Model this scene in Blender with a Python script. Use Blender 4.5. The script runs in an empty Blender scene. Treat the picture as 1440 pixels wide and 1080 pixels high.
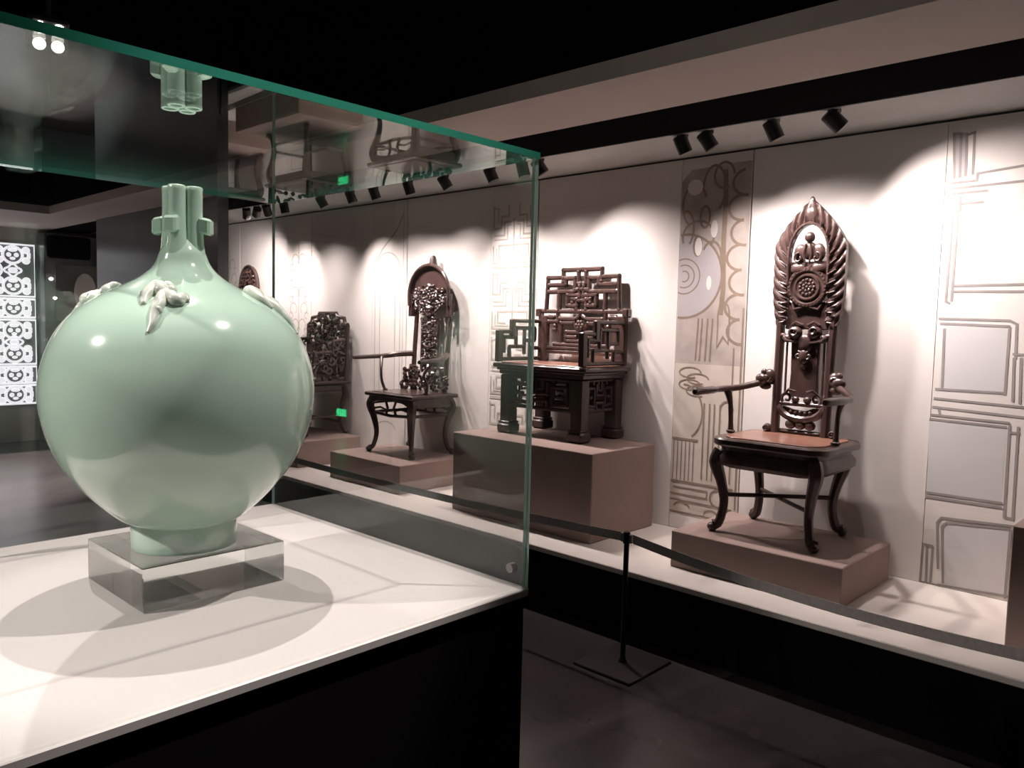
import bpy, bmesh, math, random
from mathutils import Vector, Matrix
PI = math.pi
scene = bpy.context.scene
COL = scene.collection

# ------------------------------------------------------------------ camera
FPX, YAW, PITCH, ROLL = 1115.335, 0.75665573, 0.07471479, 0.02377062
EYE = Vector((0, 0, 1.5))
_f = Vector((-math.sin(YAW) * math.cos(PITCH), math.cos(YAW) * math.cos(PITCH), -math.sin(PITCH)))
_r = Vector((math.cos(YAW), math.sin(YAW), 0)); _u = _r.cross(_f)
_cr, _sr = math.cos(ROLL), math.sin(ROLL)
RX, RU = _cr * _r + _sr * _u, -_sr * _r + _cr * _u
cam = bpy.data.cameras.new('camera'); camo = bpy.data.objects.new('camera', cam); COL.objects.link(camo)
cam.sensor_width = 36.0; cam.lens = 36.0 * FPX / 1440.0; cam.clip_start = 0.02
camo.matrix_world = Matrix(((RX.x, RU.x, -_f.x, EYE.x), (RX.y, RU.y, -_f.y, EYE.y), (RX.z, RU.z, -_f.z, EYE.z), (0, 0, 0, 1)))
scene.camera = camo

# ------------------------------------------------------------------ world, exposure
w = bpy.data.worlds.new('world'); scene.world = w; w.use_nodes = True
w.node_tree.nodes['Background'].inputs[0].default_value = (0.6, 0.62, 0.7, 1)
w.node_tree.nodes['Background'].inputs[1].default_value = 0.0
vs = scene.view_settings
vs.view_transform = 'Standard'; vs.look = 'None'; vs.gamma = 1.0; vs.use_curve_mapping = False
vs.exposure = 0.1
cy = scene.cycles
cy.use_denoising = True; cy.max_bounces = 10; cy.transparent_max_bounces = 24; cy.diffuse_bounces = 4
cy.glossy_bounces = 5; cy.transmission_bounces = 8; cy.sample_clamp_indirect = 6.0; cy.blur_glossy = 0.5

WARM = (1.0, 0.865, 0.83)
P_WALL = 52.0      # watts of one display spotlight
P_VASE_A, P_VASE_B = 760.0, 500.0

# ------------------------------------------------------------------ materials
def nodes_of(name):
    m = bpy.data.materials.new(name); m.use_nodes = True
    return m, m.node_tree, m.node_tree.nodes['Principled BSDF']

def mat(name, col, rough=0.5, noise=0.0, scale=8.0, metal=0.0, coat=0.0, bump=0.0, spec=0.5, stretch=None, emit=None):
    m, nt, b = nodes_of(name)
    b.inputs['Base Color'].default_value = (*col, 1); b.inputs['Roughness'].default_value = rough
    b.inputs['Metallic'].default_value = metal; b.inputs['Coat Weight'].default_value = coat
    b.inputs['Specular IOR Level'].default_value = spec
    if coat: b.inputs['Coat Roughness'].default_value = 0.12
    if noise or bump:
        tc = nt.nodes.new('ShaderNodeTexCoord'); mp = nt.nodes.new('ShaderNodeMapping')
        nt.links.new(tc.outputs['Object'], mp.inputs[0])
        if stretch: mp.inputs['Scale'].default_value = stretch
        nz = nt.nodes.new('ShaderNodeTexNoise'); nz.inputs['Scale'].default_value = scale; nz.inputs['Detail'].default_value = 5
        nt.links.new(mp.outputs[0], nz.inputs['Vector'])
        if noise:
            r = nt.nodes.new('ShaderNodeValToRGB')
            r.color_ramp.elements[0].position = 0.3; r.color_ramp.elements[1].position = 0.7
            r.color_ramp.elements[0].color = (*[c * (1 - noise) for c in col], 1)
            r.color_ramp.elements[1].color = (*[min(1, c * (1 + noise)) for c in col], 1)
            nt.links.new(nz.outputs['Fac'], r.inputs[0]); nt.links.new(r.outputs[0], b.inputs['Base Color'])
        if bump:
            bp = nt.nodes.new('ShaderNodeBump'); bp.inputs['Strength'].default_value = bump; bp.inputs['Distance'].default_value = 0.004
            nt.links.new(nz.outputs['Fac'], bp.inputs['Height']); nt.links.new(bp.outputs[0], b.inputs['Normal'])
    if emit:
        b.inputs['Emission Color'].default_value = (*emit[:3], 1); b.inputs['Emission Strength'].default_value = emit[3]
    return m

def glass_mat(name, tint, ior=1.5, rough=0.0, base=0.0):
    m = bpy.data.materials.new(name); m.use_nodes = True; nt = m.node_tree; nt.nodes.clear()
    out = nt.nodes.new('ShaderNodeOutputMaterial'); mix = nt.nodes.new('ShaderNodeMixShader')
    tr = nt.nodes.new('ShaderNodeBsdfTransparent'); gl = nt.nodes.new('ShaderNodeBsdfGlossy')
    tr.inputs[0].default_value = (*tint, 1); gl.inputs['Roughness'].default_value = rough
    gl.inputs['Color'].default_value = (0.92, 0.97, 0.95, 1)
    fr = nt.nodes.new('ShaderNodeFresnel'); geo = nt.nodes.new('ShaderNodeNewGeometry')
    mp = nt.nodes.new('ShaderNodeMapRange')   # thin pane: the same air-to-glass index on both faces
    mp.inputs['To Min'].default_value = ior; mp.inputs['To Max'].default_value = 1 / ior
    nt.links.new(geo.outputs['Backfacing'], mp.inputs['Value']); nt.links.new(mp.outputs[0], fr.inputs['IOR'])
    mr = nt.nodes.new('ShaderNodeMapRange'); mr.inputs['To Min'].default_value = base; mr.inputs['To Max'].default_value = 1.0   # coated panes reflect 'base' at least
    nt.links.new(fr.outputs[0], mr.inputs['Value']); nt.links.new(mr.outputs[0], mix.inputs[0]); nt.links.new(tr.outputs[0], mix.inputs[1]); nt.links.new(gl.outputs[0], mix.inputs[2])
    nt.links.new(mix.outputs[0], out.inputs[0])
    return m

def edge_mat(name, c0, c1, base, fac):
    m, nt, b = nodes_of(name)
    b.inputs['Base Color'].default_value = (*base, 1); b.inputs['Roughness'].default_value = 0.15
    tc = nt.nodes.new('ShaderNodeTexCoord'); nz = nt.nodes.new('ShaderNodeTexNoise'); nz.inputs['Scale'].default_value = 6
    rp = nt.nodes.new('ShaderNodeValToRGB'); rp.color_ramp.elements[0].color = (*c0, 1); rp.color_ramp.elements[1].color = (*c1, 1)
    nt.links.new(tc.outputs['Object'], nz.inputs['Vector']); nt.links.new(nz.outputs['Fac'], rp.inputs[0])
    tl = nt.nodes.new('ShaderNodeBsdfTranslucent'); nt.links.new(rp.outputs[0], tl.inputs['Color'])   # light caught in the pane leaves at the cut edge
    mx = nt.nodes.new('ShaderNodeMixShader'); mx.inputs[0].default_value = fac
    nt.links.new(b.outputs[0], mx.inputs[1]); nt.links.new(tl.outputs[0], mx.inputs[2]); nt.links.new(mx.outputs[0], nt.nodes['Material Output'].inputs[0])
    return m

def acrylic_mat(name):
    m = bpy.data.materials.new(name); m.use_nodes = True; nt = m.node_tree; nt.nodes.clear()
    out = nt.nodes.new('ShaderNodeOutputMaterial'); mix = nt.nodes.new('ShaderNodeMixShader'); mix.inputs[0].default_value = 0.75
    g = nt.nodes.new('ShaderNodeBsdfGlass'); g.inputs['IOR'].default_value = 1.49; g.inputs['Roughness'].default_value = 0.0
    g.inputs['Color'].default_value = (0.97, 0.98, 0.97, 1)
    tr = nt.nodes.new('ShaderNodeBsdfTransparent'); tr.inputs[0].default_value = (0.9, 0.91, 0.9, 1)
    nt.links.new(tr.outputs[0], mix.inputs[1]); nt.links.new(g.outputs[0], mix.inputs[2]); nt.links.new(mix.outputs[0], out.inputs[0])
    return m

M = dict(
    wall=mat('cream_wall_panel', (0.78, 0.74, 0.71), 0.75, 0.02, 3.0),
    backing=mat('dark_joint_backing', (0.06, 0.055, 0.05), 0.9, 0.1),
    strip=mat('printed_strip_panel', (0.75, 0.71, 0.67), 0.75, 0.03, 3.0),
    ink=mat('taupe_print_line', (0.25, 0.19, 0.145), 0.8, 0.1, 20),
    ink_grey=mat('grey_print_line', (0.30, 0.275, 0.265), 0.8, 0.1, 20),
    ink_faint=mat('faint_print_line', (0.45, 0.41, 0.37), 0.8, 0.06, 20),
    wash_brown=mat('brown_print_wash', (0.42, 0.365, 0.335), 0.8, 0.18, 9),
    wash_pale=mat('pale_print_wash', (0.58, 0.52, 0.46), 0.8, 0.1, 9),
    wash_grey=mat('grey_print_wash', (0.43, 0.40, 0.41), 0.8, 0.06, 6),
    wash_blue=mat('blue_grey_print_wash', (0.60, 0.59, 0.59), 0.8, 0.03, 4),
    soffit=mat('pale_soffit', (0.55, 0.56, 0.54), 0.6, 0.03, 3),
    black=mat('black_paint', (0.008, 0.007, 0.008), 0.9, 0.15, 5, spec=0.0),
    ceiling=mat('black_ceiling', (0.004, 0.004, 0.005), 0.9, 0.2, 5, spec=0.0),
    bulkhead=mat('rosy_cream_bulkhead', (0.62, 0.53, 0.49), 0.7, 0.03, 2),
    deck=mat('cream_deck', (0.72, 0.67, 0.62), 0.6, 0.04, 4),
    floor=mat('dark_polished_floor', (0.042, 0.036, 0.036), 0.26, 0.15, 3),
    plinth=mat('taupe_plinth', (0.30, 0.215, 0.19), 0.7, 0.06, 5),
    wood=mat('red_brown_lacquered_wood', (0.060, 0.035, 0.031), 0.32, 0.35, 9, coat=0.35, bump=0.25, stretch=(3, 3, 0.6)),
    wood_dark=mat('dark_lacquered_wood', (0.060, 0.035, 0.031), 0.32, 0.35, 9, coat=0.12, bump=0.2, stretch=(3, 3, 0.6)),
    wood_seat=mat('orange_brown_seat_board', (0.25, 0.12, 0.085), 0.35, 0.2, 5, coat=0.3, stretch=(0.7, 5, 5)),
    carve=mat('carved_brown_wood', (0.060, 0.035, 0.031), 0.32, 0.3, 30, coat=0.3, bump=0.4),
    carve_dark=mat('dark_carved_wood', (0.060, 0.035, 0.031), 0.30, 0.3, 30, coat=0.5, bump=0.4),
    table=mat('white_table_board', (0.54, 0.51, 0.49), 0.5, 0.02, 4),
    glass=glass_mat('clear_case_glass', (0.985, 0.986, 0.984)),
    glass_edge=edge_mat('green_glass_edge', (0.008, 0.085, 0.055), (0.02, 0.15, 0.10), (0.03, 0.16, 0.12), 0.6),
    glass_upright=edge_mat('pale_green_glass_edge', (0.10, 0.20, 0.16), (0.32, 0.42, 0.37), (0.26, 0.36, 0.31), 0.4),
    glass_top=glass_mat('coated_top_glass', (0.96, 0.96, 0.96), 1.5, 0.0, 0.30),
    acrylic=acrylic_mat('clear_acrylic'),
    celadon=mat('celadon_glaze', (0.50, 0.69, 0.565), 0.10, 0.03, 3, coat=0.6, spec=0.6),
    celadon_relief=mat('pale_celadon_relief', (0.70, 0.76, 0.67), 0.3, 0.2, 40, coat=0.3, bump=0.4),  # paler than the body glaze, mottled by noise
    metal_black=mat('black_lamp_housing', (0.02, 0.018, 0.018), 0.45, 0.1, 20),
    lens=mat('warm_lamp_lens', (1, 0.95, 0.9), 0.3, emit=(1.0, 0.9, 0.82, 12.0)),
    steel=mat('brushed_steel', (0.45, 0.43, 0.42), 0.3, 0.1, 30, metal=1.0),
    belt=mat('grey_webbing_belt', (0.60, 0.55, 0.53), 0.7, 0.12, 60),
    post=mat('dark_bronze_post', (0.014, 0.007, 0.007), 0.4, 0.2, 20),
    white=mat('backlit_white_lattice', (0.82, 0.81, 0.82), 0.6, 0.03, 5, emit=(0.97, 0.96, 1.0, 0.85)),
    lattice_back=mat('grey_lattice_back', (0.16, 0.16, 0.17), 0.7, 0.1, 5),
    cabinet=mat('dark_teal_cabinet', (0.07, 0.085, 0.085), 0.3, 0.15, 3, coat=0.3),
    cabinet_panel=mat('grey_niche_panel', (0.22, 0.22, 0.215), 0.6, 0.15, 4),
    porcelain=mat('white_porcelain', (0.85, 0.82, 0.77), 0.25, 0.04, 6),
    endwall=mat('pale_end_wall', (0.55, 0.52, 0.51), 0.7, 0.03, 2),
    sign=mat('green_evacuation_sign', (0.02, 0.5, 0.2), 0.4, emit=(0.05, 1.0, 0.35, 5.0)),
    darkwall=mat('dark_room_wall', (0.05, 0.048, 0.05), 0.6, 0.1, 2),
)

# ------------------------------------------------------------------ mesh helpers
class MB:
    def __init__(s): s.v = []; s.f = []; s.mi = []
    def face(s, idx, mi=0): s.f.append(tuple(idx)); s.mi.append(mi)
    def box(s, x0, x1, y0, y1, z0, z1, c=0.0, mi=0):
        cx, cy_, cz = (x0 + x1) / 2, (y0 + y1) / 2, (z0 + z1) / 2
        hx, hy, hz = (x1 - x0) / 2, (y1 - y0) / 2, (z1 - z0) / 2
        b = len(s.v)
        if c <= 0:
            for sx, sy, sz in ((-1,-1,-1),(1,-1,-1),(1,1,-1),(-1,1,-1),(-1,-1,1),(1,-1,1),(1,1,1),(-1,1,1)):
                s.v.append((cx + sx * hx, cy_ + sy * hy, cz + sz * hz))
            for q in ((0,3,2,1),(4,5,6,7),(0,1,5,4),(1,2,6,5),(2,3,7,6),(3,0,4,7)): s.face([b + i for i in q], mi)
            return s
        c = min(c, hx * .9, hy * .9, hz * .9)
        ring = lambda rx, ry, cc, z: [(cx - rx + cc, cy_ - ry, z), (cx + rx - cc, cy_ - ry, z), (cx + rx, cy_ - ry + cc, z), (cx + rx, cy_ + ry - cc, z),
                                      (cx + rx - cc, cy_ + ry, z), (cx - rx + cc, cy_ + ry, z), (cx - rx, cy_ + ry - cc, z), (cx - rx, cy_ - ry + cc, z)]
        for rr in (ring(hx - c, hy - c, c * .4, cz - hz), ring(hx, hy, c, cz - hz + c), ring(hx, hy, c, cz + hz - c), ring(hx - c, hy - c, c * .4, cz + hz)): s.v += rr
        for k in range(3):
            for i in range(8): s.face((b + k*8 + i, b + k*8 + (i+1) % 8, b + (k+1)*8 + (i+1) % 8, b + (k+1)*8 + i), mi)
        s.face([b + 7 - i for i in range(8)], mi); s.face([b + 24 + i for i in range(8)], mi)
        return s
    def tube(s, pts, r, seg=8, closed=False, sq=0.0, flat=1.0, mi=0):
        pts = [Vector(p) for p in pts]; n = len(pts)
        rad = r if isinstance(r, (list, tuple)) else [r] * n
        tang = []
        for i in range(n):
            a = pts[(i - 1) % n] if (closed or i) else pts[0]; bq = pts[(i + 1) % n] if (closed or i < n - 1) else pts[-1]
            t = (bq - a); tang.append(t.normalized() if t.length > 1e-9 else Vector((0, 0, 1)))
        ref = Vector((0, 1, 0)) if abs(tang[0].y) < 0.9 else Vector((1, 0, 0))
        nrm = (ref - tang[0] * ref.dot(tang[0])).normalized(); b = len(s.v)
        for i in range(n):
            nrm = (nrm - tang[i] * nrm.dot(tang[i]))
            nrm = nrm.normalized() if nrm.length > 1e-6 else Vector((1, 0, 0))
            bi = tang[i].cross(nrm)
            for k in range(seg):
                a = 2 * PI * (k + .5) / seg; ca, sa = math.cos(a), math.sin(a)
                g = 1.0 if not sq else (1 - sq) + sq / max(abs(ca), abs(sa)) * .92
                s.v.append(tuple(pts[i] + nrm * (ca * rad[i] * g * flat) + bi * (sa * rad[i] * g)))
        m = n if closed else n - 1
        for i in range(m):
            for k in range(seg):
                i2 = (i + 1) % n
                s.face((b + i*seg + k, b + i*seg + (k+1) % seg, b + i2*seg + (k+1) % seg, b + i2*seg + k), mi)
        if not closed:
            s.face([b + seg - 1 - k for k in range(seg)], mi); s.face([b + (n-1)*seg + k for k in range(seg)], mi)
        return s
    def lathe(s, prof, c=(0, 0, 0), seg=32, axis='z', mi=0):
        b = len(s.v); n = len(prof)
        for r, z in prof:
            for k in range(seg):
                a = 2 * PI * k / seg; p = (r * math.cos(a), r * math.sin(a), z)
                if axis == 'y': p = (p[0], -p[2], p[1])     # grows towards -y
                if axis == 'x': p = (p[2], p[0], p[1])
                s.v.append((c[0] + p[0], c[1] + p[1], c[2] + p[2]))
        for i in range(n - 1):
            for k in range(seg): s.face((b + i*seg + k, b + i*seg + (k+1) % seg, b + (i+1)*seg + (k+1) % seg, b + (i+1)*seg + k), mi)
        s.face([b + seg - 1 - k for k in range(seg)], mi); s.face([b + (n-1)*seg + k for k in range(seg)], mi)
        return s
    def ball(s, c, r, seg=10, rings=7, mi=0):
        rx, ry, rz = r if isinstance(r, (tuple, list)) else (r, r, r); b = len(s.v)
        s.v.append((c[0], c[1], c[2] - rz))
        for j in range(1, rings):
            t = -PI / 2 + PI * j / rings
            for k in range(seg):
                a = 2 * PI * k / seg
                s.v.append((c[0] + rx * math.cos(t) * math.cos(a), c[1] + ry * math.cos(t) * math.sin(a), c[2] + rz * math.sin(t)))
        s.v.append((c[0], c[1], c[2] + rz)); top = len(s.v) - 1
        for k in range(seg):
            s.face((b, b + 1 + (k+1) % seg, b + 1 + k), mi)
            s.face((top, b + 1 + (rings-2)*seg + k, b + 1 + (rings-2)*seg + (k+1) % seg), mi)
        for j in range(rings - 2):
            for k in range(seg): s.face((b+1+j*seg+k, b+1+j*seg+(k+1) % seg, b+1+(j+1)*seg+(k+1) % seg, b+1+(j+1)*seg+k), mi)
        return s
    def plate(s, outl, y0, y1, c=0.004, mi=0):
        """outline in (x,z), counter-clockwise seen from -y; slab between y0 (front) and y1"""
        n = len(outl); b = len(s.v)
        ctr = Vector((sum(p[0] for p in outl) / n, sum(p[1] for p in outl) / n))
        def ins(d):
            res = []
            for i in range(n):
                p, q, r = Vector(outl[i-1]), Vector(outl[i]), Vector(outl[(i+1) % n])
                t = ((q - p).normalized() + (r - q).normalized()); t = t.normalized() if t.length > 1e-6 else Vector((1, 0))
                nn = Vector((-t.y, t.x)); res.append(q + nn * d)
            return res
        L = [(ins(c), y0), ([Vector(p) for p in outl], y0 + c), ([Vector(p) for p in outl], y1)]
        for ring, y in L:
            for p in ring: s.v.append((p.x, y, p.y))
        for k in range(2):
            for i in range(n): s.face((b + k*n + i, b + (k+1)*n + i, b + (k+1)*n + (i+1) % n, b + k*n + (i+1) % n), mi)
        s.face([b + i for i in range(n)], mi); s.face([b + 2*n + n - 1 - i for i in range(n)], mi)
        return s
    def slab(s, outl, z0, z1, c=0.004, mi=0):
        """outline in (x,y), counter-clockwise from above"""
        n = len(outl); b = len(s.v); cx = sum(p[0] for p in outl) / n; cy_ = sum(p[1] for p in outl) / n
        def sc(d): return [(cx + (p[0]-cx) * (1 - d / max(1e-6, math.hypot(p[0]-cx, p[1]-cy_))), cy_ + (p[1]-cy_) * (1 - d / max(1e-6, math.hypot(p[0]-cx, p[1]-cy_)))) for p in outl]
        for d, z in ((c, z0), (0, z0 + c), (0, z1 - c), (c, z1)):
            for p in sc(d): s.v.append((p[0], p[1], z))
        for k in range(3):
            for i in range(n): s.face((b + k*n + i, b + k*n + (i+1) % n, b + (k+1)*n + (i+1) % n, b + (k+1)*n + i), mi)
        s.face([b + n - 1 - i for i in range(n)], mi); s.face([b + 3*n + i for i in range(n)], mi)
        return s
    def ribbon(s, pts, wd, y, closed=False, mi=0):
        """flat line of width wd on the plane y, pts in (x,z)"""
        P = [Vector(p) for p in pts]; n = len(P); b = len(s.v); s.lay = getattr(s, 'lay', 0) + 1; y -= s.lay * .00003
        for i in range(n):
            a = P[(i-1) % n] if (closed or i) else P[0]; q = P[(i+1) % n] if (closed or i < n-1) else P[-1]
            t1 = (P[i] - a); t2 = (q - P[i]); t1 = t1.normalized() if t1.length > 1e-9 else t2.normalized(); t2 = t2.normalized() if t2.length > 1e-9 else t1
            t = (t1 + t2); t = t.normalized() if t.length > 1e-6 else t1
            nn = Vector((-t.y, t.x)); k = wd / 2 / max(0.5, nn.dot(Vector((-t1.y, t1.x))))
            for sg in (1, -1): s.v.append((P[i].x + sg * nn.x * k, y, P[i].y + sg * nn.y * k))
        for i in range(n if closed else n - 1):
            j = (i + 1) % n; s.face((b + 2*i, b + 2*i + 1, b + 2*j + 1, b + 2*j), mi)
        return s
    def build(s, name, mats, parent=None, smooth=True, angle=38):
        me = bpy.data.meshes.new(name); me.from_pydata(s.v, [], s.f); me.validate(verbose=False)
        for m in (mats if isinstance(mats, (list, tuple)) else [mats]): me.materials.append(m)
        if len(s.mi) == len(me.polygons): me.polygons.foreach_set('material_index', s.mi)
        bm = bmesh.new(); bm.from_mesh(me); bmesh.ops.recalc_face_normals(bm, faces=bm.faces); bm.to_mesh(me); bm.free()
        if smooth:
            me.polygons.foreach_set('use_smooth', [True] * len(me.polygons)); me.set_sharp_from_angle(angle=math.radians(angle))
        me.update()
        o = bpy.data.objects.new(name, me); COL.objects.link(o)
        if parent: o.parent = parent
        return o

def empty(name, loc=(0, 0, 0), rz=0.0):
    o = bpy.data.objects.new(name, None); COL.objects.link(o); o.location = loc; o.rotation_euler = (0, 0, rz); o.empty_display_size = 0.1
    return o
def tag(o, label, cat, group=None):
    o['label'] = label; o['category'] = cat
    if group: o['group'] = group
    return o
def struct(o, label=None, cat=None):
    o['kind'] = 'structure'
    if label: o['label'] = label
    if cat: o['category'] = cat
    return o
def box_obj(name, b, m, parent=None, c=0.0):
    return MB().box(*b, c=c).build(name, m, parent, smooth=c > 0)
def arc(cx, cz, r, a0, a1, n=12, rz=None):
    return [(cx + r * math.cos(math.radians(a0 + (a1-a0) * i / n)), cz + (rz or r) * math.sin(math.radians(a0 + (a1-a0) * i / n))) for i in range(n + 1)]
def smooth_path(pts, n=6):
    P = [Vector(p) for p in pts]; out = []
    for i in range(len(P) - 1):
        p0, p1, p2, p3 = P[max(0, i-1)], P[i], P[i+1], P[min(len(P)-1, i+2)]
        for k in range(n):
            t = k / n
            out.append(0.5 * ((2*p1) + (p2-p0)*t + (2*p0-5*p1+4*p2-p3)*t*t + (3*p1-p0-3*p2+p3)*t**3))
    out.append(P[-1]); return out
def lerp_list(vals, n):
    out = []
    for i in range(len(vals) - 1):
        for k in range(n): out.append(vals[i] + (vals[i+1]-vals[i]) * k / n)
    out.append(vals[-1]); return out
def stube(mb, pts, rad, n=5, **kw):
    mb.tube(smooth_path(pts, n), lerp_list(rad, n) if isinstance(rad, (list, tuple)) else rad, **kw); return mb
def light(name, loc, target, power, size, blend=0.6, col=WARM, radius=0.02, parent=None):
    l = bpy.data.lights.new(name, 'SPOT'); l.energy = power; l.spot_size = math.radians(size); l.spot_blend = blend
    l.color = col; l.shadow_soft_size = radius
    o = bpy.data.objects.new(name, l); COL.objects.link(o); o.location = loc
    o.rotation_euler = (Vector(target) - Vector(loc)).to_track_quat('-Z', 'Y').to_euler()
    return o

# ------------------------------------------------------------------ room shell
WY = 4.02            # face of the panelled display wall
X0, X1, Y0 = -10.5, 3.2, -4.0
struct(box_obj('floor', (X0, X1, Y0, 4.2, -0.1, 0.0), M['floor']))
ZC = 4.6
struct(box_obj('ceiling', (X0, X1, Y0, 4.2, ZC, ZC + .1), M['ceiling']))
for nm, b in (('wall_upper_back', (X0, X1, 2.60, 2.66, 2.65, ZC)), ('wall_upper_end', (-8.78, -8.72, Y0, 2.60, 2.65, ZC)), ('wall_upper_near', (X0, X1, Y0 - .1, Y0, 2.65, ZC)), ('wall_upper_right', (X1, X1 + .1, Y0, 4.2, 2.65, ZC))):
    struct(box_obj(nm, b, M['ceiling']))
struct(MB().box(-8.72, X1, 2.585, 2.60, 2.545, 2.66).box(-8.72, -8.70, Y0, 2.585, 2.545, 2.66).build('trim_6', M['ceiling'], smooth=False))
struct(box_obj('wall_end', (X0 - .1, X0, Y0, 4.2, 0, 2.65), M['endwall']))
struct(box_obj('wall_near', (X0, X1, Y0 - .1, Y0, 0, 2.65), M['darkwall']))
struct(box_obj('wall_right', (X1, X1 + .1, Y0, 4.2, 0, 2.65), M['darkwall']))
struct(box_obj('wall_dark', (-8.75, -6.12, 3.02, 3.112, 0, 2.468), M['cabinet']))
# perimeter bulkhead (rosy cream), black slot, pale soffit
struct(box_obj('trim_1', (-8.7, X1, 2.57, 3.06, 2.47, 2.545), M['bulkhead']))
struct(box_obj('trim_2', (X0, -8.7, Y0, 3.06, 2.47, 2.545), M['bulkhead']))
struct(box_obj('trim_3', (X0, X1, 3.06, 3.485, 2.47, 2.65), M['black']))
struct(MB().box(X0, X1, 3.485, 4.035, 2.476, 2.65).box(X0, X1, 3.485, 3.51, 2.466, 2.476).build('trim_4', M['soffit'], smooth=False))
# wall of panels with dark joints
wb = struct(box_obj('wall_back', (X0, X1, WY + .015, 4.2, .3305, 2.65), M['backing']))
ZB, ZT = 0.33, 2.464
edges = [(-10.4, -8.10, 0), (-8.10, -7.66, 1), (-7.66, -6.765, 0), (-6.765, -6.335, 1), (-6.335, -5.42, 0), (-5.42, -4.965, 1), (-4.965, -4.03, 0), (-4.03, -3.585, 1),
         (-3.585, -2.49, 0), (-2.49, -2.05, 1), (-2.05, -1.106, 0), (-1.106, 0.10, 1), (0.10, 1.2, 0), (1.2, 3.15, 0)]
strips = []
for i, (a, b_, st) in enumerate(edges):
    ja = 0.0015; jb = 0.007 if st else 0.0015
    o = box_obj('wall_panel', (a + ja, b_ - jb, WY, WY + .0145, ZB, ZT), M['strip'] if st else M['wall'], wb)
    if st: strips.append(o)

# ------------------------------------------------------------------ printed drawings on the strip panels
def wp(u, v):
    d = RX * ((u - 720) / FPX) - RU * ((v - 540) / FPX) + _f
    t = WY / d.y
    return (EYE.x + d.x * t, EYE.z + d.z * t)
def W(*pts): return [wp(*p) for p in pts]
YP = WY - 0.0008
def clampx(pts, a, b): return [(min(max(p[0], a), b), p[1]) for p in pts]
def fill(mb, pts, y, mi): 
    b = len(mb.v); mb.lay = getattr(mb, 'lay', 0) + 1; y -= mb.lay * .00003
    for p in pts: mb.v.append((p[0], y, p[1]))
    mb.face([b + i for i in range(len(pts))], mi)

# strip beside the high halo chair: enlarged halo with medallion
p = MB(); xa, xb = -2.487, -2.06
fill(p, [(xa, 1.30), (xb, 1.30), (xb, 2.41), (xa + .30, 2.41), (xa + .06, 2.40), (xa, 2.34)], YP + .0004, 2)
fill(p, [(xa, .42), (xb, .42), (xb, 1.30), (xa, 1.30)], YP + .0004, 1)
cx, cz = -2.45, 1.80
disc = [q for q in arc(cx, cz, .235, -80, 80, 24)]
fill(p, [(xa, cz - .23)] + disc + [(xa, cz + .23)], YP + .0002, 3)
p.ribbon(clampx(arc(cx, cz, .238, -98, 98, 28), xa, xb), .014, YP)
for rr in (.10, .065, .03): p.ribbon(clampx(arc(cx, cz, rr, -115, 115, 18), xa, xb), .008, YP)
for k in range(7):      # rim lobes on the right
    zc = 2.30 - k * .135
    p.ribbon(clampx(arc(xb - .02 - .02 * (k % 2), zc, .085, 100, 275, 12, .07), xa, xb), .016, YP)
p.ribbon([(xb - .155, 2.38), (xb - .145, 2.2), (xb - .15, 2.0), (xb - .14, 1.72), (xb - .15, 1.58)], .03, YP)
for (ex, ez, rx, rz, a0, a1) in ((-2.40, 2.20, .075, .12, 20, 250), (-2.37, 2.02, .10, .09, -30, 200), (-2.28, 2.28, .07, .13, -60, 180), (-2.45, 2.07, .05, .10, -60, 120),
                                 (-2.33, 2.13, .03, .06, 0, 360), (-2.37, 1.97, .025, .055, 0, 360), (-2.28, 1.90, .06, .09, -20, 150), (-2.22, 2.35, .06, .07, 0, 300)):
    p.ribbon(clampx(arc(ex, ez, rx, a0, a1, 16, rz), xa, xb), .014, YP)
for (ex, ez, rx, rz) in ((-2.365, 1.965, .024, .052), (-2.27, 2.06, .022, .05), (-2.40, 2.30, .05, .045), (-2.29, 1.76, .016, .04)):
    fill(p, arc(ex, ez, rx, 0, 360, 12, rz)[:-1], YP - .0001, 4)
for dx in (.14, .165, .20, .23): p.ribbon([(xa + dx, 1.56), (xa + dx - .01, 1.32)], .009, YP)
p.ribbon(arc(xb - .13, 1.58, .035, 180, 0, 8, .07) + [(xb - .095, 1.42), (xb - .13, 1.46), (xb - .165, 1.40), (xb - .165, 1.58)], .010, YP)
p.ribbon([(xb - .012, 1.62), (xb - .012, .50)], .010, YP); p.ribbon([(xb - .06, 1.40), (xb - .06, .95)], .008, YP)
for k in range(4): p.ribbon(clampx(arc(xa + .10 + .05 * (k % 2), 1.25 - .035 * k, .07, 0, 300, 14, .03), xa, xb), .008, YP)
p.ribbon(arc(xa + .06, 1.02, .13, 90, -60, 12, .16), .010, YP); p.ribbon([(xa, .86), (xa + .17, .86)], .014, YP)
for k in range(6): p.ribbon([(xa + .012 + k * .026, .85), (xa + .012 + k * .026, .62)], .006, YP)
for x_ in (.20, .235, .265, .30, .375): p.ribbon([(xa + x_, 1.08), (xa + x_, .64)], .009, YP)
p.ribbon(arc(xa + .34, 1.05, .04, 0, 180, 8, .05), .010, YP)
p.ribbon([(xa, .61), (xa + .40, .61)], .012, YP); p.ribbon([(xa + .02, .575), (xa + .24, .575), (xa + .24, .535), (xa, .535)], .010, YP)
p.ribbon(arc(xa + .31, .545, .05, 0, 360, 14)[:-1], .012, YP, closed=True); p.ribbon(arc(xa + .08, .46, .05, 0, 180, 10, .03), .010, YP)
p.ribbon([(xa, .50), (xb - .03, .495)], .010, YP); p.ribbon(arc(xa + .27, .44, .045, 0, 180, 10, .03), .008, YP); p.ribbon([(xa, .43), (xb - .02, .425)], .010, YP)
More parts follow.
